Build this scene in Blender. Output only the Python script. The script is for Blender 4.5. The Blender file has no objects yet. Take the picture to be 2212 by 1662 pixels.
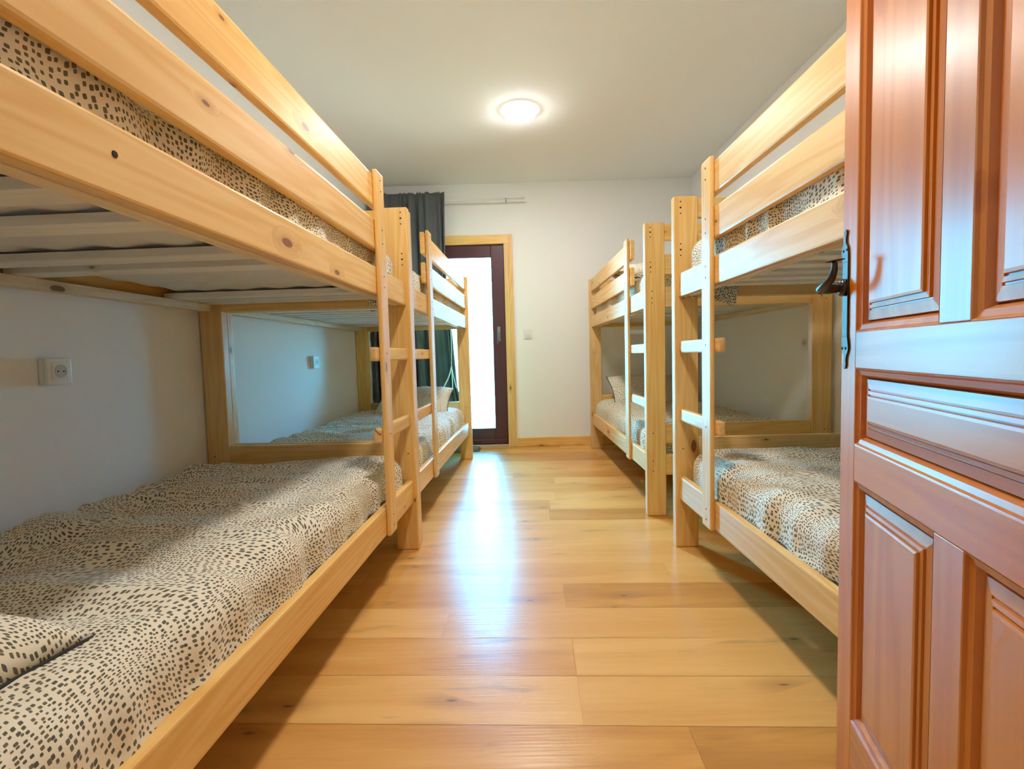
import bpy, bmesh, math, random
from mathutils import Vector, Matrix, noise

# ------------------------------------------------------------------ camera, world, exposure
scene = bpy.context.scene
COL = scene.collection
IMG_W = 2212
CAM = dict(f=1064.924, pitch=0.0602, roll=0.0264, z=0.8874, yaw=-0.0089)

def make_camera():
    cd = bpy.data.cameras.new('camera'); co = bpy.data.objects.new('camera', cd); COL.objects.link(co)
    cy, sy = math.cos(CAM['yaw']), math.sin(CAM['yaw'])
    c, s = math.cos(CAM['pitch']), math.sin(CAM['pitch'])
    cr, sr = math.cos(CAM['roll']), math.sin(CAM['roll'])
    R0 = Vector((cy, -sy, 0)); F = Vector((sy*c, cy*c, -s)); U0 = Vector((sy*s, cy*s, c))
    R = cr*R0 - sr*U0; U = sr*R0 + cr*U0
    m = Matrix((R, U, -F)).transposed().to_4x4(); m.translation = Vector((0, 0, CAM['z']))
    co.matrix_world = m
    cd.sensor_fit = 'HORIZONTAL'; cd.sensor_width = 36.0; cd.lens = CAM['f']/IMG_W*36.0
    cd.clip_start = 0.01; cd.clip_end = 100
    scene.camera = co
make_camera()

scene.view_settings.view_transform = 'Standard'
scene.view_settings.look = 'None'
scene.view_settings.gamma = 1.0
scene.view_settings.use_curve_mapping = False
scene.cycles.max_bounces = 8
scene.cycles.diffuse_bounces = 5
scene.cycles.adaptive_threshold = 0.05
scene.cycles.glossy_bounces = 3
scene.cycles.caustics_reflective = False
scene.cycles.caustics_refractive = False
scene.view_settings.exposure = 0.88

SKY_STRENGTH = 48.0
LAMP_STRENGTH = 120.0
LAMP_COLOR = (1.0, 0.975, 0.95)

w = bpy.data.worlds.new('daylight'); scene.world = w; w.use_nodes = True
nt = w.node_tree; nt.nodes.clear()
out = nt.nodes.new('ShaderNodeOutputWorld'); bg = nt.nodes.new('ShaderNodeBackground')
tc = nt.nodes.new('ShaderNodeTexCoord'); sep = nt.nodes.new('ShaderNodeSeparateXYZ')
rmp = nt.nodes.new('ShaderNodeValToRGB'); rmp.color_ramp.interpolation = 'LINEAR'
mr = nt.nodes.new('ShaderNodeMapRange'); mr.inputs[1].default_value = -0.25; mr.inputs[2].default_value = 0.6
nt.links.new(tc.outputs['Generated'], sep.inputs[0]); nt.links.new(sep.outputs[2], mr.inputs[0])
nt.links.new(mr.outputs[0], rmp.inputs[0]); nt.links.new(rmp.outputs[0], bg.inputs[0]); nt.links.new(bg.outputs[0], out.inputs[0])
e = rmp.color_ramp.elements
e[0].position = 0.0; e[0].color = (0.12, 0.15, 0.14, 1)
e[1].position = 1.0; e[1].color = (0.06, 0.42, 1.0, 1)
n_ = e.new(0.32); n_.color = (0.045, 0.60, 0.98, 1)
bg.inputs[1].default_value = SKY_STRENGTH

# ------------------------------------------------------------------ node helpers
def new_mat(name):
    m = bpy.data.materials.new(name); m.use_nodes = True
    nt = m.node_tree; b = nt.nodes['Principled BSDF']
    return m, nt, b

class NG:
    def __init__(s, nt): s.nt = nt
    def node(s, t, **kw):
        n = s.nt.nodes.new(t)
        for k, v in kw.items(): setattr(n, k, v)
        return n
    def link(s, a, b): s.nt.links.new(a, b)
    def val(s, x, sock):
        if isinstance(x, (int, float)): sock.default_value = x
        elif isinstance(x, tuple): sock.default_value = x
        else: s.link(x, sock)
    def math(s, op, a, b=None, c=None, clamp=False):
        n = s.node('ShaderNodeMath', operation=op); n.use_clamp = clamp
        s.val(a, n.inputs[0])
        if b is not None: s.val(b, n.inputs[1])
        if c is not None: s.val(c, n.inputs[2])
        return n.outputs[0]
    def comb(s, x, y, z=0.0):
        n = s.node('ShaderNodeCombineXYZ'); s.val(x, n.inputs[0]); s.val(y, n.inputs[1]); s.val(z, n.inputs[2]); return n.outputs[0]
    def noise(s, vec, scale, detail=2.0, rough=0.5, dist=0.0):
        n = s.node('ShaderNodeTexNoise'); s.link(vec, n.inputs['Vector']); n.inputs['Scale'].default_value = scale
        n.inputs['Detail'].default_value = detail; n.inputs['Roughness'].default_value = rough; n.inputs['Distortion'].default_value = dist
        return n
    def ramp(s, fac, stops):
        n = s.node('ShaderNodeValToRGB'); el = n.color_ramp.elements
        el[0].position, el[0].color = stops[0][0], (*stops[0][1], 1)
        el[1].position, el[1].color = stops[-1][0], (*stops[-1][1], 1)
        for p, c in stops[1:-1]:
            k = el.new(p); k.color = (*c, 1)
        s.link(fac, n.inputs[0]); return n.outputs[0]
    def mix(s, fac, a, b, mode='MIX'):
        n = s.node('ShaderNodeMix', data_type='RGBA', blend_type=mode)
        s.val(fac, n.inputs[0])
        for v, k in ((a, 6), (b, 7)):
            if isinstance(v, tuple): n.inputs[k].default_value = (*v, 1)
            else: s.link(v, n.inputs[k])
        return n.outputs[2]
    def smooth(s, x, a, b, lo=0.0, hi=1.0):
        n = s.node('ShaderNodeMapRange', interpolation_type='SMOOTHSTEP'); s.val(x, n.inputs[0])
        n.inputs[1].default_value = a; n.inputs[2].default_value = b; n.inputs[3].default_value = lo; n.inputs[4].default_value = hi
        return n.outputs[0]
    def bump(s, h, strength, dist=0.001):
        n = s.node('ShaderNodeBump'); s.link(h, n.inputs['Height']); n.inputs['Strength'].default_value = strength
        n.inputs['Distance'].default_value = dist; return n.outputs[0]

def plain(name, col, rough=0.5, metallic=0.0, spec=0.5, bump=None):
    m, nt, b = new_mat(name)
    b.inputs['Base Color'].default_value = (*col, 1); b.inputs['Roughness'].default_value = rough
    b.inputs['Metallic'].default_value = metallic; b.inputs['Specular IOR Level'].default_value = spec
    g = NG(nt); t = g.node('ShaderNodeTexCoord')
    sc, st = bump or (60, 0.03)
    n = g.noise(t.outputs['Object'], sc, 3)
    g.link(g.bump(n.outputs[0], st), b.inputs['Normal'])
    return m

def wood(name, axis, light, dark, knot, rough=0.42, knots=0.26, coat=0.15, ring=22.0, contrast=1.0):
    """solid wood; grain runs along the given axis of the object"""
    m, nt, b = new_mat(name); g = NG(nt)
    t = g.node('ShaderNodeTexCoord'); oi = g.node('ShaderNodeObjectInfo')
    s = g.node('ShaderNodeSeparateXYZ'); g.link(t.outputs['Object'], s.inputs[0])
    ax = 'xyz'.index(axis); o1, o2 = [i for i in range(3) if i != ax]
    rnd = g.math('MULTIPLY', oi.outputs['Random'], 37.0)
    al = g.math('ADD', s.outputs[ax], rnd)
    c1 = g.math('ADD', s.outputs[o1], g.math('MULTIPLY', rnd, 0.73)); c2 = s.outputs[o2]
    ac = g.math('ADD', c1, c2)
    # knots: sparse cells along the board
    kv = g.comb(g.math('MULTIPLY', al, 3.1), g.math('MULTIPLY', ac, 7.5))
    vo = g.node('ShaderNodeTexVoronoi', voronoi_dimensions='2D', feature='F1'); g.link(kv, vo.inputs['Vector']); vo.inputs['Scale'].default_value = 1.0
    vo.inputs['Randomness'].default_value = 1.0
    sc = g.node('ShaderNodeSeparateColor'); g.link(vo.outputs['Color'], sc.inputs[0])
    present = g.smooth(sc.outputs[0], 1-knots-0.02, 1-knots+0.02)
    size = g.math('MULTIPLY_ADD', g.math('POWER', sc.outputs[1], 2.5), 0.085, 0.028)
    rel = g.math('DIVIDE', vo.outputs['Distance'], size)
    core = g.math('MULTIPLY', g.smooth(rel, 0.75, 1.05, 1.0, 0.0), present)
    halo = g.math('MULTIPLY', g.smooth(rel, 0.9, 3.6, 1.0, 0.0), present)
    # growth rings: stretched noise bent around the knots
    bend = g.math('MULTIPLY', halo, 0.05)
    gv = g.comb(g.math('MULTIPLY', al, 0.55), g.math('MULTIPLY', g.math('ADD', c1, bend), 9.0), g.math('MULTIPLY', g.math('ADD', c2, bend), 9.0))
    n1 = g.noise(gv, 1.6, 2, 0.5, 0.35)
    rings = g.math('SINE', g.math('MULTIPLY', n1.outputs[0], ring*2))
    rings = g.math('MULTIPLY_ADD', rings, 0.5, 0.5)
    fv = g.comb(g.math('MULTIPLY', al, 3.0), g.math('MULTIPLY', c1, 160.0), g.math('MULTIPLY', c2, 160.0))
    n2 = g.noise(fv, 1.0, 3, 0.6)
    bv = g.comb(g.math('MULTIPLY', al, 0.9), g.math('MULTIPLY', c1, 5.0), g.math('MULTIPLY', c2, 5.0))
    n3 = g.noise(bv, 1.0, 2, 0.5)
    fac = g.math('ADD', g.math('MULTIPLY', rings, 0.42*contrast), g.math('MULTIPLY', n2.outputs[0], 0.35*contrast))
    fac = g.math('ADD', fac, g.math('MULTIPLY_ADD', n3.outputs[0], 0.9, -0.42), clamp=True)
    col = g.ramp(fac, [(0.1, light), (0.95, dark)])
    mid = tuple(0.45*a+0.55*c for a, c in zip(dark, knot))
    col = g.mix(g.math('MULTIPLY', halo, 0.38), col, mid)
    col = g.mix(core, col, knot)
    # boards differ a little from each other
    hv = g.node('ShaderNodeHueSaturation'); g.link(col, hv.inputs['Color'])
    g.link(g.math('MULTIPLY_ADD', oi.outputs['Random'], 0.14, 0.93), hv.inputs['Value'])
    g.link(g.math('MULTIPLY_ADD', oi.outputs['Random'], 0.12, 0.94), hv.inputs['Saturation'])
    g.link(hv.outputs[0], b.inputs['Base Color'])
    b.inputs['Roughness'].default_value = rough
    b.inputs['Specular IOR Level'].default_value = 0.4; b.inputs['Coat Weight'].default_value = coat; b.inputs['Coat Roughness'].default_value = 0.25
    g.link(g.bump(n2.outputs[0], 0.12, 0.0006), b.inputs['Normal'])
    return m

PL, PD, PK = (0.86, 0.575, 0.23), (0.72, 0.375, 0.09), (0.26, 0.09, 0.025)
PINE = {a: wood('pine_'+a, a, PL, PD, PK) for a in 'xyz'}
RAW = {a: wood('raw_pine_'+a, a, (0.83, 0.70, 0.50), (0.66, 0.49, 0.29), (0.2, 0.09, 0.03), rough=0.6, coat=0, knots=0.5) for a in 'xyz'}
SLAT = wood('slat_wood', 'x', (0.84, 0.81, 0.74), (0.74, 0.69, 0.60), (0.35, 0.25, 0.16), rough=0.6, coat=0, knots=0.25)
DL, DD, DK = (0.64, 0.215, 0.032), (0.50, 0.125, 0.013), (0.14, 0.03, 0.006)
DOORW = {a: wood('varnished_door_wood_'+a, a, DL, DD, DK, rough=0.36, knots=0.10, coat=0.18, ring=14, contrast=1.1) for a in 'yz'}

def fabric_mat():
    m, nt, b = new_mat('dotted_fabric'); g = NG(nt)
    uv = g.node('ShaderNodeUVMap'); uv.uv_map = 'UVMap'
    oi = g.node('ShaderNodeObjectInfo')
    off = g.comb(g.math('MULTIPLY', oi.outputs['Random'], 7.0), g.math('MULTIPLY', oi.outputs['Random'], 3.0))
    va = g.node('ShaderNodeVectorMath', operation='ADD'); g.link(uv.outputs[0], va.inputs[0]); g.link(off, va.inputs[1])
    n = g.noise(va.outputs[0], 5.0, 0.0, 0.4)
    vs = g.node('ShaderNodeVectorMath', operation='SUBTRACT'); g.link(n.outputs['Color'], vs.inputs[0]); vs.inputs[1].default_value = (0.5, 0.5, 0.5)
    vm = g.node('ShaderNodeVectorMath', operation='SCALE'); g.link(vs.outputs[0], vm.inputs[0]); vm.inputs['Scale'].default_value = 0.14
    vw = g.node('ShaderNodeVectorMath', operation='ADD'); g.link(va.outputs[0], vw.inputs[0]); g.link(vm.outputs[0], vw.inputs[1])
    vo = g.node('ShaderNodeTexVoronoi', voronoi_dimensions='2D', feature='F1', distance='MINKOWSKI')
    g.link(vw.outputs[0], vo.inputs['Vector']); vo.inputs['Scale'].default_value = 97.0
    vo.inputs['Randomness'].default_value = 0.55; vo.inputs['Exponent'].default_value = 4.0
    sc = g.node('ShaderNodeSeparateColor'); g.link(vo.outputs['Color'], sc.inputs[0])
    th = g.math('MULTIPLY_ADD', sc.outputs[0], 0.11, 0.21)
    d = g.math('SUBTRACT', vo.outputs['Distance'], th)
    mask = g.smooth(d, -0.02, 0.02, 1.0, 0.0)
    dot = g.mix(sc.outputs[1], (0.095, 0.105, 0.075), (0.18, 0.15, 0.10))
    col = g.mix(mask, (0.83, 0.76, 0.59), dot)
    g.link(col, b.inputs['Base Color']); b.inputs['Roughness'].default_value = 0.85
    b.inputs['Specular IOR Level'].default_value = 0.2
    b.inputs['Sheen Weight'].default_value = 0.15
    w2 = g.noise(va.outputs[0], 900, 1)
    n5 = g.noise(va.outputs[0], 17, 4, 0.6)
    h = g.math('ADD', g.math('MULTIPLY', n5.outputs[0], 9.0), g.math('MULTIPLY', w2.outputs[0], 0.3))
    g.link(g.bump(h, 0.3, 0.0012), b.inputs['Normal'])
    return m
FABRIC = fabric_mat()

def floor_mat():
    m, nt, b = new_mat('oak_laminate'); g = NG(nt)
    t = g.node('ShaderNodeTexCoord'); s = g.node('ShaderNodeSeparateXYZ'); g.link(t.outputs['Object'], s.inputs[0])
    at = g.node('ShaderNodeAttribute'); at.attribute_name = 'plank'
    sc = g.node('ShaderNodeSeparateColor'); g.link(at.outputs['Color'], sc.inputs[0])
    r, q = sc.outputs[0], sc.outputs[1]
    x = g.math('ADD', s.outputs[0], g.math('MULTIPLY', q, 31.0)); y = g.math('ADD', s.outputs[1], g.math('MULTIPLY', q, 17.0))
    n1 = g.noise(g.comb(g.math('MULTIPLY', x, 1.1), g.math('MULTIPLY', y, 9.0)), 1.0, 3, 0.55, 0.6)
    n2 = g.noise(g.comb(g.math('MULTIPLY', x, 6.0), g.math('MULTIPLY', y, 110.0)), 1.0, 4, 0.65)
    n3 = g.noise(g.comb(g.math('MULTIPLY', x, 2.6), g.math('MULTIPLY', y, 14.0), 3.0), 1.0, 3, 0.6, 0.4)
    fac = g.math('MULTIPLY_ADD', n1.outputs[0], 1.0, g.math('MULTIPLY_ADD', n2.outputs[0], 0.28, -0.42))
    fac = g.math('ADD', fac, g.math('MULTIPLY_ADD', r, 0.5, -0.14), clamp=True)
    col = g.ramp(fac, [(0.08, (0.83, 0.46, 0.14)), (0.45, (0.70, 0.335, 0.08)), (0.95, (0.42, 0.17, 0.035))])
    # streaks and cat faces
    vo = g.node('ShaderNodeTexVoronoi', voronoi_dimensions='2D'); g.link(g.comb(g.math('MULTIPLY', x, 2.6), g.math('MULTIPLY', y, 7.5)), vo.inputs['Vector'])
    vo.inputs['Scale'].default_value = 1.0
    kc = g.node('ShaderNodeSeparateColor'); g.link(vo.outputs['Color'], kc.inputs[0])
    pres = g.smooth(kc.outputs[0], 0.72, 0.76)
    dist = g.math('ADD', vo.outputs['Distance'], g.math('MULTIPLY_ADD', n2.outputs[0], 0.10, -0.05))
    kn = g.math('MULTIPLY', g.smooth(dist, 0.0, 0.06, 1.0, 0.0), pres)
    kh = g.math('MULTIPLY', g.math('MULTIPLY', g.smooth(dist, 0.05, 0.35, 1.0, 0.0), pres), 0.35)
    st = g.smooth(n3.outputs[0], 0.60, 0.74, 0.0, 0.45)
    col = g.mix(st, col, (0.33, 0.16, 0.055))
    col = g.mix(kh, col, (0.36, 0.17, 0.06))
    col = g.mix(g.math('MULTIPLY', kn, 0.85), col, (0.12, 0.055, 0.025))
    g.link(col, b.inputs['Base Color'])
    b.inputs['Roughness'].default_value = 0.28; b.inputs['Specular IOR Level'].default_value = 0.45
    w = g.node('ShaderNodeTexNoise'); g.link(g.comb(g.math('MULTIPLY', s.outputs[0], 5.0), g.math('MULTIPLY', s.outputs[1], 130.0)), w.inputs['Vector'])
    w.inputs['Scale'].default_value = 1.0; w.inputs['Detail'].default_value = 2.0
    g.link(g.bump(w.outputs[0], 0.35, 0.0015), b.inputs['Normal'])
    return m

def paint_mat(name, col, bumpst=0.06):
    m, nt, b = new_mat(name); g = NG(nt); t = g.node('ShaderNodeTexCoord')
    n = g.noise(t.outputs['Object'], 140, 4, 0.6); n2 = g.noise(t.outputs['Object'], 2.0, 2)
    c = g.mix(g.math('MULTIPLY', n2.outputs[0], 0.10), col, tuple(k*0.9 for k in col))
    g.link(c, b.inputs['Base Color']); b.inputs['Roughness'].default_value = 0.85; b.inputs['Specular IOR Level'].default_value = 0.25
    g.link(g.bump(n.outputs[0], bumpst, 0.002), b.inputs['Normal'])
    return m

WALLP = paint_mat('white_wall_paint', (0.89, 0.89, 0.88))
CEILP = paint_mat('white_ceiling_paint', (0.88, 0.89, 0.88))
FLOORM = floor_mat()
WHITEP = plain('white_plastic', (0.80, 0.79, 0.75), 0.35)
SOCKG = plain('socket_well_plastic', (0.55, 0.54, 0.50), 0.5)
DARK = plain('dark_hole', (0.02, 0.012, 0.008), 0.8)
IRON = plain('black_wrought_iron', (0.012, 0.011, 0.014), 0.26, 0.0, 0.7, (90, 0.2))
SCREW = plain('dark_screw_head', (0.10, 0.055, 0.03), 0.5, 0.3)
BROWNF = plain('brown_window_frame', (0.085, 0.022, 0.03), 0.35, 0.0, 0.5)
MATW = plain('white_mattress_fabric', (0.74, 0.72, 0.68), 0.9, 0.0, 0.2, (18, 0.9))
CORD = plain('white_cord', (0.85, 0.87, 0.9), 0.8)
CHROME = plain('grey_bracket_metal', (0.25, 0.25, 0.26), 0.35, 0.8)
DARK_EDGE = plain('dark_edge_fabric', (0.03, 0.032, 0.03), 0.9)

def curtain_mat():
    m, nt, b = new_mat('slate_curtain_cloth'); g = NG(nt); t = g.node('ShaderNodeTexCoord')
    n = g.noise(t.outputs['Object'], 9, 3); n2 = g.noise(t.outputs['Object'], 500, 1)
    g.link(g.mix(n.outputs[0], (0.085, 0.098, 0.108), (0.12, 0.132, 0.14)), b.inputs['Base Color'])
    b.inputs['Roughness'].default_value = 0.8; b.inputs['Sheen Weight'].default_value = 0.2
    g.link(g.bump(n2.outputs[0], 0.1, 0.0005), b.inputs['Normal'])
    return m
CURT = curtain_mat()

def glass_mat():
    m = bpy.data.materials.new('window_glass'); m.use_nodes = True; nt = m.node_tree; nt.nodes.clear(); g = NG(nt)
    o = g.node('ShaderNodeOutputMaterial'); tr = g.node('ShaderNodeBsdfTransparent'); gl = g.node('ShaderNodeBsdfGlossy')
    gl.inputs['Roughness'].default_value = 0.01; tr.inputs[0].default_value = (0.93, 0.97, 0.97, 1)
    fr = g.node('ShaderNodeFresnel'); mx = g.node('ShaderNodeMixShader')
    g.link(fr.outputs[0], mx.inputs[0]); g.link(tr.outputs[0], mx.inputs[1]); g.link(gl.outputs[0], mx.inputs[2]); g.link(mx.outputs[0], o.inputs[0])
    return m
GLASS = glass_mat()

def lamp_mat():
    m, nt, b = new_mat('lit_lamp_diffuser')
    b.inputs['Base Color'].default_value = (0.9, 0.9, 0.88, 1)
    b.inputs['Emission Color'].default_value = (*LAMP_COLOR, 1); b.inputs['Emission Strength'].default_value = LAMP_STRENGTH
    return m
LAMPM = lamp_mat()
RIMM = plain('glowing_lamp_rim_plastic', (0.9, 0.9, 0.88), 0.5)
RIMM.node_tree.nodes['Principled BSDF'].inputs['Emission Color'].default_value = (*LAMP_COLOR, 1)
RIMM.node_tree.nodes['Principled BSDF'].inputs['Emission Strength'].default_value = 2.0

# ------------------------------------------------------------------ object helpers
def put(name, me, parent=None, loc=(0, 0, 0)):
    o = bpy.data.objects.new(name, me); COL.objects.link(o); o.location = loc
    if parent: o.parent = parent
    return o

def thing(name, label, cat, loc=(0, 0, 0), rz=0.0, group=None):
    o = bpy.data.objects.new(name, None); COL.objects.link(o); o.location = loc; o.rotation_euler = (0, 0, rz)
    o.empty_display_size = 0.1
    tag(o, label, cat, group); return o

def tag(o, label, cat, group=None):
    o['label'] = label; o['category'] = cat
    if group: o['group'] = group
    return o

def struct(o): o['kind'] = 'structure'; return o

def bm_done(bm, name, mat, parent=None, smooth=False, loc=(0, 0, 0)):
    me = bpy.data.meshes.new(name); bm.normal_update(); bm.to_mesh(me); bm.free()
    if mat: me.materials.append(mat)
    if smooth:
        for p in me.polygons: p.use_smooth = True
    return put(name, me, parent, loc)

def bx(bm, x0, x1, y0, y1, z0, z1, bev=0.0, seg=2):
    x0, x1 = min(x0, x1), max(x0, x1); y0, y1 = min(y0, y1), max(y0, y1)
    m = Matrix.Translation(((x0+x1)/2, (y0+y1)/2, (z0+z1)/2)) @ Matrix.Diagonal((x1-x0, y1-y0, z1-z0, 1))
    r = bmesh.ops.create_cube(bm, size=1.0, matrix=m)
    if bev:
        ed = list({e for v in r['verts'] for e in v.link_edges})
        bmesh.ops.bevel(bm, geom=ed, offset=bev, segments=seg, profile=0.6, affect='EDGES')

def box(name, x0, x1, y0, y1, z0, z1, mat, parent=None, bev=0.003, seg=2):
    bm = bmesh.new(); bx(bm, x0, x1, y0, y1, z0, z1, bev, seg)
    return bm_done(bm, name, mat, parent)

def tube_bm(bm, pts, rad, n=10, caps=True):
    """tube through pts; rad number or list"""
    pts = [Vector(p) for p in pts]; rs = rad if isinstance(rad, (list, tuple)) else [rad]*len(pts)
    rings = []; up = None
    for i, p in enumerate(pts):
        d = (pts[min(i+1, len(pts)-1)] - pts[max(i-1, 0)]).normalized()
        if up is None: up = d.orthogonal().normalized()
        up = (up - d*up.dot(d)).normalized(); side = d.cross(up)
        rings.append([bm.verts.new(p + (up*math.cos(2*math.pi*k/n) + side*math.sin(2*math.pi*k/n))*rs[i]) for k in range(n)])
    for a, b_ in zip(rings, rings[1:]):
        for k in range(n): bm.faces.new((a[k], a[(k+1) % n], b_[(k+1) % n], b_[k]))
    if caps:
        bm.faces.new(rings[0][::-1]); bm.faces.new(rings[-1])

def tube(name, pts, rad, mat, parent=None, n=10):
    bm = bmesh.new(); tube_bm(bm, pts, rad, n); bmesh.ops.recalc_face_normals(bm, faces=bm.faces)
    return bm_done(bm, name, mat, parent, smooth=True)

def catmull(pts, k=8):
    P = [Vector(p) for p in pts]; P = [2*P[0]-P[1]] + P + [2*P[-1]-P[-2]]; o = []
    for i in range(1, len(P)-2):
        for j in range(k):
            t = j/k; a, b_, c, d = P[i-1:i+3]
            o.append(0.5*((2*b_) + (c-a)*t + (2*a-5*b_+4*c-d)*t*t + (3*b_-3*c+d-a)*t**3))
    o.append(P[-2]); return o

# ------------------------------------------------------------------ the room
YW = 4.738            # far wall
CEIL = 2.5
XR = 1.688            # right wall
YN = -0.45            # near wall behind the camera
LA = 0.041            # the left wall and the beds on it are slightly out of square
def leftx(y): return -1.4515 + (y-2.22)*math.tan(LA)

bm = bmesh.new()      # floor planks laid across the room
fl = bm.loops.layers.color.new('plank')
rnd = random.Random(5)
PITCH, FR = 0.1825, -0.035
joint = {0: 0.10, 1: 0.10, 2: -0.31, 3: 0.093, 5: 0.48, 6: 0.07, 8: 0.07}
cr_, sr_ = math.cos(FR), math.sin(FR)
for i in range(-10, 22):
    y0 = 1.13 + i*PITCH; y1 = y0+PITCH
    j0 = joint.get(i, rnd.uniform(-0.6, 0.6))
    for k in range(-3, 4):
        x0 = j0 + k*1.22; x1 = x0+1.22
        if x1 < -1.75 or x0 > 1.9: continue
        gx, gy = 0.0006, 0.0006
        vs = [bm.verts.new((a*cr_-b_*sr_, a*sr_+b_*cr_, 0)) for a, b_ in ((x0+gx, y0+gy), (x1-gx, y0+gy), (x1-gx, y1-gy), (x0+gx, y1-gy))]
        f = bm.faces.new(vs); c = (rnd.random(), rnd.random(), rnd.random(), 1)
        for l in f.loops: l[fl] = c
vs = [bm.verts.new(v) for v in ((-2.2, -1.2, -0.002), (2.2, -1.2, -0.002), (2.2, 5.4, -0.002), (-2.2, 5.4, -0.002))]
f = bm.faces.new(vs)
for l in f.loops: l[fl] = (0.9, 0.5, 0.5, 1)
# trim the planks to the room
for co, no in (((0, YW+0.1, 0), (0, 1, 0)), ((0, YN-0.02, 0), (0, -1, 0)), ((XR+0.02, 0, 0), (1, 0, 0)), ((-1.70, 0, 0), (-1, 0, 0))):
    bmesh.ops.bisect_plane(bm, geom=bm.verts[:]+bm.edges[:]+bm.faces[:], plane_co=co, plane_no=no, clear_outer=True)
struct(bm_done(bm, 'floor', FLOORM))

struct(box('ceiling', -1.85, XR+0.12, YN-0.12, YW+0.2, CEIL, CEIL+0.1, CEILP, bev=0))
struct(box('wall_right', XR, XR+0.12, YN-0.12, YW+0.2, -0.05, CEIL, WALLP, bev=0))
struct(box('wall_near', -1.75, XR, YN-0.12, YN, -0.05, CEIL, WALLP, bev=0))
bm = bmesh.new()
a = [(leftx(YN-0.12), YN-0.12), (leftx(YW+0.2), YW+0.2)]
q = [(a[0][0], a[0][1]), (a[1][0], a[1][1]), (a[1][0]-0.12, a[1][1]), (a[0][0]-0.12, a[0][1])]
lo = [bm.verts.new((x, y, -0.05)) for x, y in q]; hi = [bm.verts.new((x, y, CEIL)) for x, y in q]
bm.faces.new(lo); bm.faces.new(hi[::-1])
for k in range(4): bm.faces.new((lo[k], hi[k], hi[(k+1) % 4], lo[(k+1) % 4]))
bmesh.ops.recalc_face_normals(bm, faces=bm.faces)
struct(bm_done(bm, 'wall_left', WALLP))
# far wall with the balcony door opening
DX0, DX1, DZ1 = -0.90, -0.02, 2.01
bm = bmesh.new()
bx(bm, -1.55, DX0, YW, YW+0.2, -0.05, CEIL); bx(bm, DX1, XR, YW, YW+0.2, -0.05, CEIL); bx(bm, DX0, DX1, YW, YW+0.2, DZ1, CEIL)
struct(bm_done(bm, 'wall_far', WALLP))

# pine lining and architrave of the balcony door
tr = struct(box('trim_1', DX0-0.015, -0.005, YW-0.012, YW+0.10, 1.939, 2.023, PINE['x'], bev=0.003))
struct(box('trim_2', -0.088, -0.005, YW-0.014, YW+0.10, 0.0, 1.939, PINE['z'], bev=0.003))
struct(box('trim_3', -0.042, -0.005, YW-0.022, YW-0.0142, 0.0, 2.023, PINE['z'], bev=0.003))
struct(box('trim_4', DX0-0.015, DX0+0.068, YW-0.014, YW+0.10, 0.0, 1.939, PINE['z'], bev=0.003))
struct(box('trim_5', DX0+0.068, -0.088, YW-0.006, YW+0.12, -0.002, 0.022, plain('mortar_threshold', (0.55, 0.42, 0.3), 0.9, 0, 0.3, (40, 1.0)), bev=0.004))

def balcony_door():
    d = bpy.data.objects.new('door_1', None); COL.objects.link(d); d.location = (0, YW, 0); struct(d)
    x0, x1, z0, z1 = DX0+0.068, -0.088, 0.022, 1.939
    y0, y1 = 0.02, 0.085
    w_ = 0.126
    gx0, gx1, gz0, gz1 = x0+w_, x1-w_, z0+0.158, z1-0.121
    for n, b4, bt in (('door_stile', (x0, gx0, z0, z1), BROWNF), ('door_stile', (gx1, x1, z0, z1), BROWNF),
                  ('door_rail', (gx0, gx1, z0, gz0), BROWNF), ('door_rail', (gx0, gx1, gz1, z1), BROWNF)):
        box(n, b4[0], b4[1], y0, y1, b4[2], b4[3], bt, d, bev=0.006)
    box('weather_bar', x0+0.01, x1-0.01, y0-0.014, y0-0.0005, z0+0.006, z0+0.05, BROWNF, d, bev=0.006)
    box('glass_pane', gx0-0.01, gx1+0.01, 0.05, 0.056, gz0-0.01, gz1+0.01, GLASS, d, bev=0)
    # handle on the right stile
    h = box('door_handle', gx1+0.045, gx1+0.075, y0-0.008, y0-0.0005, 1.02, 1.16, CHROME, d, bev=0.003)
    tube('lever', [(gx1+0.06, y0-0.008, 1.10), (gx1+0.06, y0-0.045, 1.10), (gx1+0.055, y0-0.05, 1.085), (gx1+0.05, y0-0.05, 0.99)], 0.007, CHROME, h, 10)
balcony_door()

# skirting boards
struct(box('baseboard_far', 0.001, XR-0.014, YW-0.014, YW-0.0005, 0.001, 0.085, PINE['x'], bev=0.003))
struct(box('baseboard_right', XR-0.0135, XR-0.0005, YN+0.01, YW-0.0005, 0.001, 0.085, PINE['y'], bev=0.003))

# ------------------------------------------------------------------ bunk beds
DU = 1.919; TP = 0.045; W = 0.978; L = DU+TP
HP = 1.554; WP = 0.103; ST = 0.017; RT = 0.028
Z = dict(c=(1.1204, 1.2212), b=(1.284, 1.3935), a=(1.44, 1.5537), l=(0.2234, 0.3257), r1=(0.877, 0.9283), r2=(0.5759, 0.6293),
         E1=(1.4625, 1.5465), E2=(1.2863, 1.3913), E3=(1.1177, 1.222), F1=(0.3917, 0.4986), F2=(0.2216, 0.3318))

def bed_axes(ref, r):
    """origin = near face of the near end, aisle side"""
    x = ref[0]-DU*math.sin(r); y = ref[1]-DU*math.cos(r)
    return (x, y, 0), -r

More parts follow.
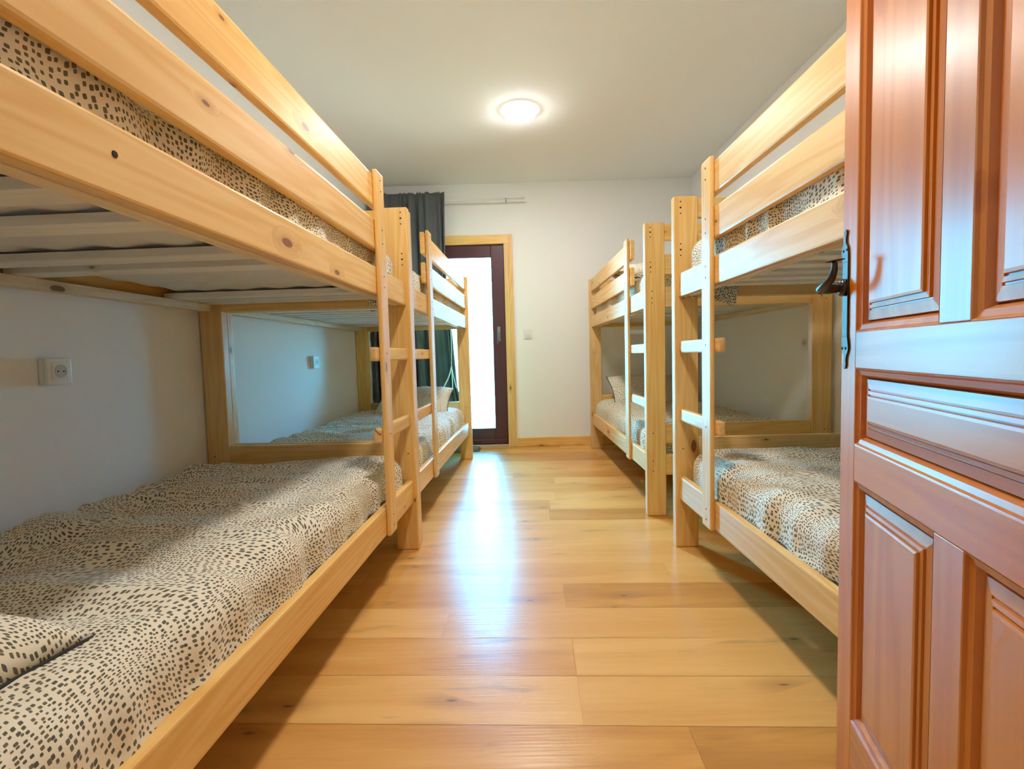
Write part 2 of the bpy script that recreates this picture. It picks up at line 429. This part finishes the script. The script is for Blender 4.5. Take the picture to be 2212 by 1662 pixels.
BEDS = {
 'NL': dict(side=-1, ref=(-0.467, 2.2207), r=LA, ladder=(1.593-0.0857, 1.593), near=False),
 'FL': dict(side=-1, ref=(-0.392, 4.1894), r=LA, ladder=(0.415, 0.501), near=True),
 'NR': dict(side=1, ref=(0.702, 2.182), r=0.003, ladder=(1.606-0.0857, 1.606), near=False),
 'FR': dict(side=1, ref=(0.682, 4.530), r=-0.003, ladder=(0.415, 0.501), near=True),
}
LAB = {
 'NL': 'pine bunk bed nearest the camera against the left wall, its ladder at the far end',
 'FL': 'pine bunk bed by the curtain and balcony door, washed in blue daylight',
 'NR': 'pine bunk bed against the right wall, partly hidden behind the open panelled door',
 'FR': 'pine bunk bed in the far right corner, next to the bare white wall',
}

def screw(parent, x, y, z, normal='y', r=0.0035, mat=None):
    bm = bmesh.new()
    rot = Matrix.Rotation(math.pi/2, 4, 'X' if normal == 'y' else 'Y')
    bmesh.ops.create_cone(bm, cap_ends=True, segments=10, radius1=r, radius2=r*0.8, depth=0.0016, matrix=Matrix.Translation((x, y, z)) @ rot)
    return bm_done(bm, 'screw', mat or SCREW, parent)

SLATS = {'NL': [1.70, 1.56, 1.42, 1.24, 0.952, 0.80, 0.20, 0.105, 0.01]}   # far edges seen from the far post; the photo shows gaps

def build_bed(key):
    B = BEDS[key]; s = B['side']
    loc, rz = bed_axes(B['ref'], B['r'])
    t = thing('bunk_bed', LAB[key], 'bunk bed', loc, rz, 'pine bunk beds of the dormitory')
    B['loc'], B['rz'] = loc, rz
    X = lambda v: s*v
    def bb(name, v0, v1, u0, u1, z0, z1, mat, par=t, bev=0.004): return box(name, X(v0), X(v1), u0, u1, z0, z1, mat, par, bev)
    # four board posts
    for u0 in (0.0, DU):
        for v0, v1 in ((0, WP), (W-WP, W)):
            p = bb('post', v0, v1, u0, u0+TP, 0.001, HP, PINE['z'], bev=0.006)
            vi = 0.028 if v0 == 0 else W-0.028
            for z in (1.53, 1.505, 1.48, 1.35, 1.325, 1.30):
                screw(p, X(vi), u0-0.0004, z, r=0.0032 if z not in (1.505, 1.325) else 0.0045, mat=DARK)
            for z in (1.20, 1.14, 1.165, 0.45, 0.30, 0.245):
                screw(p, X(vi+0.006*(-1 if v0 else 1)), u0-0.0004, z)
    # end boards between the posts
    for u0 in (0.006, DU+0.006):
        for k in ('E1', 'E2', 'E3', 'F1', 'F2'):
            z0, z1 = Z[k]; bb('end_rail', WP+0.0005, W-WP-0.0005, u0, u0+0.028, z0, z1, PINE['x'])
    # long rails
    for k in ('c', 'l'):
        z0, z1 = Z[k]
        for v0 in (ST, W-ST-RT):
            bb('side_rail', v0, v0+RT, TP+0.0005, DU-0.0005, z0, z1, PINE['y'], bev=0.005)
    # slat supports and slats
    for k, zt in (('c', 1.150), ('l', 0.250)):
        for v0 in (ST+RT+0.0005, W-ST-RT-0.0305):
            bb('slat_support', v0, v0+0.030, TP+0.02, DU-0.03, zt-0.031, zt-0.001, RAW['y'], bev=0.002)
        if k == 'c' and key in SLATS:
            ys = [DU-d-0.072 for d in SLATS[key]]
        else:
            ys = [TP+0.02+i*0.1405 for i in range(13)]
        for y in ys:
            sl = bb('slat', ST+RT+0.004, W-ST-RT-0.004, y, y+0.072, zt, zt+0.020, SLAT, bev=0.0015)
    # ladder: one stile outside the rails, rungs from behind it to the post
    u0, u1 = B['ladder']
    stl = bb('ladder_stile', 0, ST-0.0005, u0, u1, 0.2193, 1.569, PINE['z'], bev=0.006)
    for z in (1.54, 1.50, 1.36, 1.31, 1.19, 1.15, 0.905, 0.60, 0.29, 0.25):
        screw(stl, X(-0.0004), (u0+u1)/2, z, 'x')
    for k in ('r1', 'r2'):
        z0, z1 = Z[k]
        if B['near']: ua, ub = TP+0.0005, u1+0.03
        else: ua, ub = u0-0.03, DU-0.0005
        bb('ladder_rung', ST, ST+0.026, ua, ub, z0, z1, PINE['y'], bev=0.007)
    if key == 'NL': screw(t, X(ST-0.0004), 0.3915, 1.1785, 'x', 0.0055, DARK)
    # guard boards
    for k in ('b', 'a'):
        z0, z1 = Z[k]
        if B['near']: ua, ub = u0-0.028, DU-0.0005
        else: ua, ub = TP+0.0005, u1+0.028
        bb('guard_board', ST, ST+0.024, ua, ub, z0, z1, PINE['y'], bev=0.007)
    return t
for k in BEDS: BEDS[k]['obj'] = build_bed(k)

# ------------------------------------------------------------------ bedding
def nz(x, y, z=0.0): return noise.noise(Vector((x, y, z)))

def soft_box(name, x0, x1, y0, y1, z0, z1, r, mat, parent=None, step=0.014, disp=None, loc=(0, 0, 0), rz=0.0, open_bottom=False):
    """box with round soft edges, dense mesh, unrolled UVs in metres"""
    bm = bmesh.new(); uvl = bm.loops.layers.uv.new('UVMap')
    nx = max(2, int((x1-x0)/step)); ny = max(2, int((y1-y0)/step)); nzz = max(3, int((z1-z0)/step))
    cache = {}; uvs = {}
    def vert(x, y, z):
        k = (round(x, 5), round(y, 5), round(z, 5))
        if k in cache: return cache[k]
        qx = min(max(x, x0+r), x1-r); qy = min(max(y, y0+r), y1-r); qz = min(max(z, z0+r*0.6), z1-r)
        d = Vector((x-qx, y-qy, z-qz))
        n_ = d.normalized() if d.length > 1e-9 else Vector((0, 0, 1))
        rz_ = r if d.z >= 0 else r*0.6
        p = Vector((qx, qy, qz)) + Vector((n_.x*r, n_.y*r, n_.z*rz_))
        if d.length < 1e-9: p = Vector((x, y, z))
        uv = (x + (math.copysign(1, x-(x0+x1)/2)*(z1-z) if abs(x-qx) > 1e-9 and z < z1 else 0),
              y + (math.copysign(1, y-(y0+y1)/2)*(z1-z) if abs(y-qy) > 1e-9 and z < z1 else 0))
        if disp: p = p + n_*disp(p, n_)
        v = bm.verts.new(p); cache[k] = v; uvs[v] = uv; return v
    lx = [x0+(x1-x0)*i/nx for i in range(nx+1)]; ly = [y0+(y1-y0)*i/ny for i in range(ny+1)]; lz = [z0+(z1-z0)*i/nzz for i in range(nzz+1)]
    def quad(*vv):
        if len(set(vv)) < 4: return
        f = bm.faces.new(vv)
        for l in f.loops: l[uvl].uv = uvs[l.vert]
    for i in range(nx):
        for j in range(ny):
            quad(vert(lx[i], ly[j], z1), vert(lx[i+1], ly[j], z1), vert(lx[i+1], ly[j+1], z1), vert(lx[i], ly[j+1], z1))
            if not open_bottom: quad(vert(lx[i], ly[j+1], z0), vert(lx[i+1], ly[j+1], z0), vert(lx[i+1], ly[j], z0), vert(lx[i], ly[j], z0))
    for k in range(nzz):
        for i in range(nx):
            quad(vert(lx[i], y0, lz[k]), vert(lx[i+1], y0, lz[k]), vert(lx[i+1], y0, lz[k+1]), vert(lx[i], y0, lz[k+1]))
            quad(vert(lx[i+1], y1, lz[k]), vert(lx[i], y1, lz[k]), vert(lx[i], y1, lz[k+1]), vert(lx[i+1], y1, lz[k+1]))
        for j in range(ny):
            quad(vert(x0, ly[j+1], lz[k]), vert(x0, ly[j], lz[k]), vert(x0, ly[j], lz[k+1]), vert(x0, ly[j+1], lz[k+1]))
            quad(vert(x1, ly[j], lz[k]), vert(x1, ly[j+1], lz[k]), vert(x1, ly[j+1], lz[k+1]), vert(x1, ly[j], lz[k+1]))
    o = bm_done(bm, name, mat, parent, smooth=True, loc=loc)
    o.rotation_euler = (0, 0, rz)
    return o

def duvet_disp(side, seed, amp=1.0):
    def f(p, n_):
        x, y = p.x, p.y
        # long creases running across the bed, stronger towards the wall
        v = abs(x)
        wv = 0.35 + 0.65*min(1, max(0, (v-0.30)/0.35))
        warp = 0.05*nz(x*1.3+seed, y*1.1, seed)
        a1 = nz(x*1.1+seed, (y+warp)*7.5, 1.7+seed)
        a2 = nz(x*2.6+seed, (y-2*warp)*17.0, 4.2+seed)
        crease = -abs(a1)*0.060*wv - abs(a2)*0.022*wv
        puff = 0.014*nz(x*3.0+seed, y*2.3, 9.0)
        fine = 0.004*nz(x*14+seed, y*11, 3.0)
        # gathered bulges along the edge over the rail
        edge = math.exp(-((v-0.06)/0.07)**2)
        fold = -abs(nz(x*3+seed, y*6.5, 7.7))*0.042*edge
        if n_.z < 0.0: crease *= 0.3
        return amp*(crease+puff+fine+fold+0.017)
    return f

DUV = {
 ('NL', 0): 'dotted duvet spread on the lower bunk nearest the camera on the left',
 ('NL', 1): 'dotted duvet showing between the boards of the upper bunk nearest the camera on the left',
 ('FL', 0): 'blue-lit dotted duvet on the far left lower bunk beside the curtain',
 ('FL', 1): 'dotted duvet on the far left upper bunk, in front of the curtain',
 ('NR', 0): 'crumpled dotted duvet on the near right lower bunk, cut off by the open door',
 ('NR', 1): 'dotted duvet on the near right upper bunk, one corner hanging below the slats',
 ('FR', 0): 'pale dotted duvet on the lower bunk of the far right bed',
 ('FR', 1): 'pale dotted duvet on the upper bunk of the far right bed',
}
MAT_L = {
 ('NL', 0): 'white mattress under the duvet of the near left lower bunk',
 ('NL', 1): 'white mattress resting on the slats overhead at top left, seen from below',
 ('FL', 0): 'white mattress under the blue-lit duvet of the far left lower bunk',
 ('FL', 1): 'white mattress on the slats of the far left upper bunk',
 ('NR', 0): 'white mattress under the crumpled duvet of the near right lower bunk',
 ('NR', 1): 'white mattress on the slats of the near right upper bunk, above the door handle',
 ('FR', 0): 'white mattress under the duvet of the far right lower bunk',
 ('FR', 1): 'white mattress on the slats of the far right upper bunk',
}
for key, B in BEDS.items():
    s = B['side']
    for lvl, zb, zt in ((0, 0.2705, 0.447), (1, 1.1705, 1.347)):
        v0, v1 = ST+RT+0.006, W-ST-RT-0.006
        u0, u1 = TP+0.03, DU-0.035
        seed = 3.1*lvl + {'NL': 0, 'FL': 11, 'NR': 23, 'FR': 37}[key]
        def quilt(p, n_): return 0.004*math.cos(p.x*42)*math.cos(p.y*42) - (0.004 if n_.z < -0.5 else 0)
        xs = sorted((s*(v0+0.035), s*(v1-0.035)))
        m = soft_box('mattress', xs[0], xs[1], u0+0.03, u1-0.03, zb+0.004, zt-0.085, 0.03, MATW, None, 0.02, quilt, B['loc'], B['rz'])
        tag(m, MAT_L[(key, lvl)], 'mattress', 'mattresses of the bunk beds')
        xs = sorted((s*v0, s*v1))
        step = 0.011 if key[0] == 'N' else 0.02
        d = soft_box('duvet', xs[0], xs[1], u0, u1, zb+0.016, zt, 0.062, FABRIC, None, step, duvet_disp(s, seed, 1.0 if lvl == 0 else 0.8), B['loc'], B['rz'], open_bottom=True)
        tag(d, DUV[(key, lvl)], 'duvet', 'dotted duvets on the bunks')
        B[('duvet', lvl)] = d

def flap(parent, s, v0, v1, u, zt, zb, seed):
    """loose corner of cloth hanging down between mattress and end rail"""
    bm = bmesh.new(); uvl = bm.loops.layers.uv.new('UVMap'); n, m_ = 14, 12; g = []
    for i in range(n+1):
        row = []
        for j in range(m_+1):
            a_, c_ = i/n, j/m_
            z = zt - (zt-zb)*c_*(1 - 0.35*a_*0.5*(1+math.sin(a_*5)))
            x = s*(v0+(v1-v0)*a_*(1-0.15*c_))
            y = u + 0.012*math.sin(a_*9+seed)*c_ - 0.01*c_
            row.append(bm.verts.new((x, y, z)))
        g.append(row)
    for i in range(n):
        for j in range(m_):
            f = bm.faces.new((g[i][j], g[i+1][j], g[i+1][j+1], g[i][j+1]))
            for l, (a_, c_) in zip(f.loops, ((i, j), (i+1, j), (i+1, j+1), (i, j+1))): l[uvl].uv = (a_/n*(v1-v0), c_/m_*(zt-zb))
    o = bm_done(bm, 'hanging_corner', FABRIC, parent, smooth=True)
    md = o.modifiers.new('thick', 'SOLIDIFY'); md.thickness = 0.004
    return o
flap(BEDS['NR'][('duvet', 1)], 1, 0.135, 0.275, DU-0.012, 1.19, 1.075, 1.0)
flap(BEDS['NR'][('duvet', 1)], 1, 0.03, 0.09, DU-0.012, 1.17, 1.11, 2.0)
flap(BEDS['NL'][('duvet', 1)], -1, 0.06, 0.20, DU-0.012, 1.19, 1.12, 3.0)

def pillow(label, loc, rot, sx=0.58, sy=0.40, h=0.13, seed=0.0, sag=0.0, under=0.75):
    """soft cushion: pinched corners, bulging middle, thin dark line round the edge"""
    t = thing('pillow', label, 'pillow', loc, 0, 'dotted pillows on the bunks'); t.rotation_euler = rot
    bm = bmesh.new(); uvl = bm.loops.layers.uv.new('UVMap'); n = 44; top, bot = {}, {}
    def outline(a_, b_):
        k = 1 - 0.07*(1-b_*b_)*abs(a_)**6
        k2 = 1 - 0.09*(1-a_*a_)*abs(b_)**6
        return a_*sx/2*k, b_*sy/2*k2
    for i in range(n+1):
        for j in range(n+1):
            a_, b_ = -1+2*i/n, -1+2*j/n; x, y = outline(a_, b_)
            t_ = max(0.0, (1-a_**4)*(1-b_**4))**0.55
            wr = 1 + 0.16*nz(x*9+seed, y*9, seed) + 0.08*nz(x*25, y*25+seed, 2)
            z = h/2*t_*wr; zz = -h/2*t_*under
            top[i, j] = bm.verts.new((x, y, z + sag*x))
            bot[i, j] = top[i, j] if i in (0, n) or j in (0, n) else bm.verts.new((x, y, zz + sag*x))
    for D_, flip in ((top, False), (bot, True)):
        for i in range(n):
            for j in range(n):
                idx = [(i, j), (i+1, j), (i+1, j+1), (i, j+1)]
                if flip: idx = idx[::-1]
                f = bm.faces.new([D_[k] for k in idx])
                for l, k in zip(f.loops, idx): l[uvl].uv = (k[0]/n*sx*1.3, k[1]/n*sy*1.3 + (3 if flip else 0))
    bm_done(bm, 'pillowcase', FABRIC, t, smooth=True)
    pts = [outline(-1+2*i/30, -1) for i in range(30)] + [outline(1, -1+2*i/20) for i in range(20)] + \
          [outline(1-2*i/30, 1) for i in range(30)] + [outline(-1, 1-2*i/20) for i in range(21)]
    tube('dark_edge', [(x, y, sag*x) for x, y in pts], 0.0032, DARK_EDGE, t, 6)  # thin near-black tube following the pillow outline
    return t

pillow('dotted pillow with dark edge at the bottom left corner of the photo',
       (-0.985, 0.555, 0.462), (0.0, math.radians(0), math.radians(-3)), 0.60, 0.42, 0.17, 1.0, under=0.05)
pillow('blue-lit dotted pillow propped at the far end of the far left lower bunk',
       (-0.83, 3.975, 0.525), (math.radians(32), 0, math.radians(-3)), 0.60, 0.36, 0.13, 5.0)
pillow('small-looking dotted pillow leaning at the far end of the far right lower bunk',
       (1.12, 4.33, 0.545), (math.radians(42), 0, math.radians(5)), 0.60, 0.36, 0.13, 9.0)
pillow('dotted pillow resting on the upper bunk of the far right bed',
       (1.06, 3.62, 1.43), (math.radians(12), 0, math.radians(8)), 0.62, 0.42, 0.18, 13.0)

# ------------------------------------------------------------------ panelled entry door, standing open
def entry_door():
    ex, ey, th = 0.6368, 0.97, 0.2685
    d = bpy.data.objects.new('door_2', None); COL.objects.link(d); struct(d)
    # local: +y towards the hinge, +x out of the hidden face, seen face at x = 0
    dy = Vector((-math.sin(th), -math.cos(th), 0)); dx = Vector((math.cos(th), -math.sin(th), 0))
    # left handed pair -> use local x = -normal
    nrm = Vector((-math.cos(th), math.sin(th), 0))
    m = Matrix((nrm, dy, Vector((0, 0, 1)))).transposed().to_4x4()
    m.translation = Vector((ex, ey, 0)); d.matrix_world = m
    T = 0.035; WD = 0.743; H = 2.03; zb = 0.008
    s1, s2, s3, s4 = 0.068, 0.338, 0.4046, 0.675
    zE, zD, zC, zB, zA, zT = 0.175, 0.639, 0.7058, 0.8466, 0.9126, 1.93
    def part(n, y0, y1, z0, z1, mat, bev=0.0015): return box(n, -T, 0, y0, y1, z0, z1, mat, d, bev)
    part('stile', 0, s1, zb, H, DOORW['z']); part('stile', s4, WD, zb, H, DOORW['z'])
    for z0, z1 in ((zb, zE), (zD, zC), (zB, zA), (zT, H)): part('rail', s1+0.0003, s4-0.0003, z0, z1, DOORW['y'])
    for z0, z1 in ((zE, zD), (zA, zT)): part('mullion', s2, s3, z0+0.0003, z1-0.0003, DOORW['z'])
    def panel(y0, y1, z0, z1, ax):
        """raised field with a stepped groove round it, deep sloping moulding outside"""
        bm = bmesh.new()
        prof = [(0.0, 0.0), (0.0015, -0.0005), (0.004, -0.004), (0.012, -0.006), (0.017, -0.016), (0.0175, -0.021)]
        rings = [[bm.verts.new((x, y0+o, z0+o)), bm.verts.new((x, y1-o, z0+o)), bm.verts.new((x, y1-o, z1-o)), bm.verts.new((x, y0+o, z1-o))] for o, x in []]
        rings = []
        for o, x in prof: rings.append([bm.verts.new(v) for v in ((x, y0+o, z0+o), (x, y1-o, z0+o), (x, y1-o, z1-o), (x, y0+o, z1-o))])
        for a, b_ in zip(rings, rings[1:]):
            for k in range(4): bm.faces.new((a[k], a[(k+1) % 4], b_[(k+1) % 4], b_[k]))
        bmesh.ops.recalc_face_normals(bm, faces=bm.faces)
        for f in bm.faces:
            pass
        bmesh.ops.reverse_faces(bm, faces=[f for f in bm.faces if f.normal.x < -0.05])
        bm_done(bm, 'moulding', DOORW[ax], d)
        bm = bmesh.new(); rings = []
        e0 = 0.0172
        prof = [(e0, -0.0205), (e0+0.002, -0.012), (e0+0.018, -0.009), (e0+0.0185, -0.0105), (e0+0.021, -0.0105), (e0+0.0215, -0.0065),
                (e0+0.027, -0.0055), (e0+0.0275, -0.0075), (e0+0.0295, -0.0075), (e0+0.030, -0.0025), (e0+0.034, -0.0015)]
        for o, x in prof: rings.append([bm.verts.new(v) for v in ((x, y0+o, z0+o), (x, y1-o, z0+o), (x, y1-o, z1-o), (x, y0+o, z1-o))])
        for a, b_ in zip(rings, rings[1:]):
            for k in range(4): bm.faces.new((a[k], a[(k+1) % 4], b_[(k+1) % 4], b_[k]))
        bm.faces.new(rings[-1])
        back = [bm.verts.new((-T+0.006, v.co.y, v.co.z)) for v in rings[0]]
        for k in range(4): bm.faces.new((back[k], back[(k+1) % 4], rings[0][(k+1) % 4], rings[0][k]))
        bm.faces.new(back[::-1]); bmesh.ops.recalc_face_normals(bm, faces=bm.faces)
        bm_done(bm, 'panel', DOORW[ax], d)
    for z0, z1 in ((zE, zD), (zA, zT)):
        panel(s1, s2, z0, z1, 'z'); panel(s3, s4, z0, z1, 'z')
    panel(s1, s4, zC, zB, 'y')
    # wrought handle
    h = box('handle_plate', 0.0006, 0.0035, 0.010, 0.036, 0.905, 1.045, IRON, d, bev=0.001)
    for sg, zc in ((1, 1.045), (-1, 0.905)):
        out_ = [(0.0, 0.013), (0.010, 0.0145), (0.022, 0.0155), (0.030, 0.012), (0.034, 0.007), (0.040, 0.0045), (0.047, 0.0045), (0.053, 0.0065), (0.058, 0.0055), (0.061, 0.001)]
        bm = bmesh.new(); fr_, bk = [], []
        pl = [(0.023 - sg*0.004*math.sin(z_/0.061*3) - w_, zc+sg*z_) for z_, w_ in out_] + [(0.023 - sg*0.004*math.sin(z_/0.061*3) + w_, zc+sg*z_) for z_, w_ in out_[::-1]]
        for y, z in pl: fr_.append(bm.verts.new((0.0035, y, z))); bk.append(bm.verts.new((0.0006, y, z)))
        bm.faces.new(fr_); bm.faces.new(bk[::-1]); nn = len(pl)
        for k in range(nn): bm.faces.new((fr_[k], bk[k], bk[(k+1) % nn], fr_[(k+1) % nn]))
        bmesh.ops.recalc_face_normals(bm, faces=bm.faces)
        bm_done(bm, 'plate_finial', IRON, h)
        for y in (0.0145, 0.0315):
            bm = bmesh.new(); bmesh.ops.create_uvsphere(bm, u_segments=12, v_segments=6, radius=0.0028, matrix=Matrix.Translation((0.0036, y, zc+sg*0.022)) @ Matrix.Diagonal((0.5, 1, 1, 1)))
            bm_done(bm, 'screw', DARK, h, True)
    y_, z_ = 0.023, 0.998
    tube('rosette', [(0.0036, y_, z_), (0.007, y_, z_), (0.012, y_, z_), (0.015, y_, z_)], [0.0155, 0.0165, 0.015, 0.010], IRON, h, 20)
    pts = catmull([(0.013, y_, z_), (0.030, y_, z_), (0.042, y_+0.001, z_-0.001), (0.048, y_+0.016, z_-0.003), (0.046, y_+0.038, z_+0.004),
                   (0.042, y_+0.052, z_+0.012), (0.040, y_+0.060, z_+0.026), (0.040, y_+0.062, z_+0.040)], 7)
    rs = [0.0088 + (0.0022*math.sin(min(1, i/14)*math.pi)) - 0.0045*max(0, (i-22)/(len(pts)-22)) for i in range(len(pts))]
    tube('lever', pts, rs, IRON, h, 14)
    # flared flat end of the lever
    bm = bmesh.new(); bmesh.ops.create_uvsphere(bm, u_segments=20, v_segments=10, radius=1.0,
        matrix=Matrix.Translation((0.040, y_+0.062, z_+0.0425)) @ Matrix.Rotation(0.12, 4, 'Y') @ Matrix.Diagonal((0.0165, 0.009, 0.0022, 1)))
    bm_done(bm, 'lever_tip', IRON, h, True)
    for z in (0.35, 1.7):
        tube('hinge', [(0.004, WD+0.004, z-0.04), (0.004, WD+0.004, z+0.04)], 0.006, IRON, d, 10)
entry_door()

# ------------------------------------------------------------------ curtain on its rail
def curtain():
    c = thing('curtain', 'dark slate curtain bunched at the left of the balcony door', 'curtain', (0, 4.645, 0))
    bm = bmesh.new(); nx_, nz_ = 260, 70; g = []
    zt, zr, zb = 2.395, 2.325, 0.012
    for i in range(nx_+1):
        a_ = i/nx_; col = []
        for j in range(nz_+1):
            z = zt + (zb-zt)*(j/nz_)
            h = (zt-z)/(zt-zb)
            xl = -1.33; xr = -0.615 + 0.10*max(0, h-0.30)/0.7 + 0.09*max(0, h-0.75)/0.25
            x = xl + (xr-xl)*a_ + 0.012*math.sin(a_*55+1.3*math.sin(h*2.5))*min(1, h*3)
            ph = a_*50 + 3.2*math.sin(a_*11+0.6) + 1.9*math.sin(a_*27) + 0.9*h*math.sin(a_*19)
            amp = (0.018 + 0.030*min(1, h*4))*(0.55+0.45*math.sin(a_*13+2.0*h)) + 0.006
            if z > zr-0.015: amp = min(amp, 0.011)
            y = -0.024*(1-min(1, h*1.5)) + amp*math.sin(ph) + 0.012*min(1, h*4)*math.sin(a_*17+h*5) + 0.004*nz(a_*40, h*6, 2)
            if z > zr: z2 = z + 0.010*math.sin(ph*2)*nz(a_*7, 3, 1)*2.0*((z-zr)/(zt-zr))
            else: z2 = z
            if j >= nz_-4: y += -0.05*(j-nz_+4)/4*abs(math.sin(a_*30))
            col.append(bm.verts.new((x, y, z2)))
        g.append(col)
    for i in range(nx_):
        for j in range(nz_): bm.faces.new((g[i][j], g[i][j+1], g[i+1][j+1], g[i+1][j]))
    o = bm_done(bm, 'cloth_panel', CURT, c, True)
    md = o.modifiers.new('thick', 'SOLIDIFY'); md.thickness = 0.002
    # hem bunched on the floor
    bm = bmesh.new(); n, m_ = 90, 26; g = []
    for i in range(n+1):
        col = []
        for j in range(m_+1):
            a_, b_ = i/n, j/m_
            x = -0.98 + 0.62*a_ + 0.01*math.sin(b_*20); y = -0.02 - 0.21*b_*(1-0.5*a_)
            prof = math.sin(math.pi*min(1, b_*1.02))**0.6
            z = 0.006 + 0.055*prof*(1-0.35*a_)*(0.55+0.45*abs(math.sin(b_*13+a_*4)))*(1 if i not in (0, n) else 0.1)
            col.append(bm.verts.new((x, y, z)))
        g.append(col)
    for i in range(n):
        for j in range(m_): bm.faces.new((g[i][j], g[i][j+1], g[i+1][j+1], g[i+1][j]))
    o = bm_done(bm, 'bunched_hem', CURT, c, True)
    md = o.modifiers.new('thick', 'SOLIDIFY'); md.thickness = 0.003
    r = thing('curtain_rail', 'thin white curtain rail running above the balcony door', 'curtain rail', (0, 4.645, 2.325))
    tube('rod', [(-1.32, 0, 0), (0.108, 0, 0)], 0.0085, WHITEP, r, 14)
    for x in (-0.053, -1.24):
        b_ = box('bracket', x-0.008, x+0.008, 0.009, 0.0925, -0.012, 0.012, WHITEP, r, 0.002)
        for dz in (0.0, -0.019):
            bm = bmesh.new(); bmesh.ops.create_uvsphere(bm, u_segments=10, v_segments=6, radius=0.006, matrix=Matrix.Translation((x, -0.010, dz)))
            bm_done(bm, 'bracket_screw', CHROME, b_, True)
    tube('end_cap', [(0.1085, 0, 0), (0.122, 0, 0)], 0.0115, WHITEP, r, 14)
curtain()

cd = thing('hanging_string', 'thin white cord with split ends hanging in front of the dark curtain', 'cord', (-0.575, 4.42, 0.60))
tube('cord', catmull([(0.0, 0, 0.80), (0.003, 0, 0.45), (0.0, 0, 0.25), (-0.002, 0, 0.2)], 5), 0.0032, CORD, cd, 8)
for dx in (-0.085, 0.0, 0.035):
    tube('strand', catmull([(-0.002, 0, 0.2), (dx*0.35, 0, 0.11), (dx, 0.0, 0.0)], 5), 0.0036 if dx >= 0 else 0.006, CORD, cd, 8)

# ------------------------------------------------------------------ sockets and switch
def socket(label, loc, rz, depth=0.030):
    """local: back on x = 0, front face at +x; 82 mm square"""
    t = thing('wall_socket', label, 'socket', loc, rz, 'bedside sockets')
    h = 0.041
    box('housing', 0.0005, depth*0.62, -h, h, -h, h, WHITEP, t, 0.003)
    box('frame', depth*0.62+0.0005, depth, -h, h, -h, h, WHITEP, t, 0.003)
    box('insert', depth+0.0002, depth+0.003, -0.027, 0.027, -0.027, 0.027, WHITEP, t, 0.0015)
    bm = bmesh.new(); n = 28
    prof = [(0.0205, 0.0032), (0.0205, 0.0042), (0.0190, 0.0042), (0.0185, 0.0034), (0.0, 0.0033)]
    rg = [[bm.verts.new((depth+x, r*math.cos(2*math.pi*k/n), r*math.sin(2*math.pi*k/n))) for k in range(n)] for r, x in prof[:-1]]
    for a, b_ in zip(rg, rg[1:]):
        for k in range(n): bm.faces.new((a[k], a[(k+1) % n], b_[(k+1) % n], b_[k]))
    bm.faces.new(rg[-1]); bmesh.ops.recalc_face_normals(bm, faces=bm.faces)
    wl = bm_done(bm, 'socket_well', SOCKG, t)
    for y in (-0.0095, 0.0095):
        bm = bmesh.new(); bmesh.ops.create_cone(bm, cap_ends=True, segments=12, radius1=0.0026, radius2=0.0026, depth=0.001, matrix=Matrix.Translation((depth+0.0040, y, 0)) @ Matrix.Rotation(math.pi/2, 4, 'Y'))
        bm_done(bm, 'pin_hole', DARK, wl)
socket('white wall socket low on the left wall, beside the nearest lower bunk', (leftx(1.556)+0.0005, 1.556, 0.873), -LA)
socket('small white wall socket on the blue-lit left wall above the far lower bunk', (leftx(3.395)+0.0005, 3.395, 0.873), -LA)
socket('white wall socket on the right wall, seen through the far right bed', (XR-0.0005, 2.845, 0.912), math.pi)
t = thing('light_switch', 'white light switch on the far wall beside the balcony door', 'light switch', (0.121, YW-0.0005, 1.08))
box('plate', -0.041, 0.041, -0.010, -0.0005, -0.043, 0.043, WHITEP, t, 0.003)
box('rocker', -0.026, 0.026, -0.0155, -0.0105, -0.028, 0.026, WHITEP, t, 0.002)
box('label_strip', -0.020, 0.020, -0.0172, -0.0160, -0.016, -0.011, SOCKG, t, 0.0004)

# ------------------------------------------------------------------ round ceiling lamps
def ceiling_lamp(label, x, y):
    t = thing('ceiling_light', label, 'ceiling light', (x, y, CEIL), 0, 'round ceiling lights')
    def lathe(name, prof, mat):
        bm = bmesh.new(); n = 40
        rg = [[bm.verts.new((r*math.cos(2*math.pi*k/n), r*math.sin(2*math.pi*k/n), z)) for k in range(n)] for r, z in prof]
        for a, b_ in zip(rg, rg[1:]):
            for k in range(n): bm.faces.new((a[k], b_[k], b_[(k+1) % n], a[(k+1) % n]))
        bm.faces.new(rg[-1]); bm.faces.new(rg[0][::-1]); bmesh.ops.recalc_face_normals(bm, faces=bm.faces)
        return bm_done(bm, name, mat, t, True)
    lathe('base', [(0.100, -0.0005), (0.106, -0.001), (0.106, -0.030), (0.1035, -0.0325), (0.1015, -0.0315)], RIMM)
    lathe('diffuser', [(0.1008, -0.0318), (0.1005, -0.035), (0.093, -0.040), (0.07, -0.043), (0.03, -0.044)], LAMPM)
ceiling_lamp('round white ceiling light glowing in the middle of the ceiling', 0.070, 3.366)
ceiling_lamp('second round ceiling light nearer the entrance, above the top edge of the photo', 0.050, 1.25)
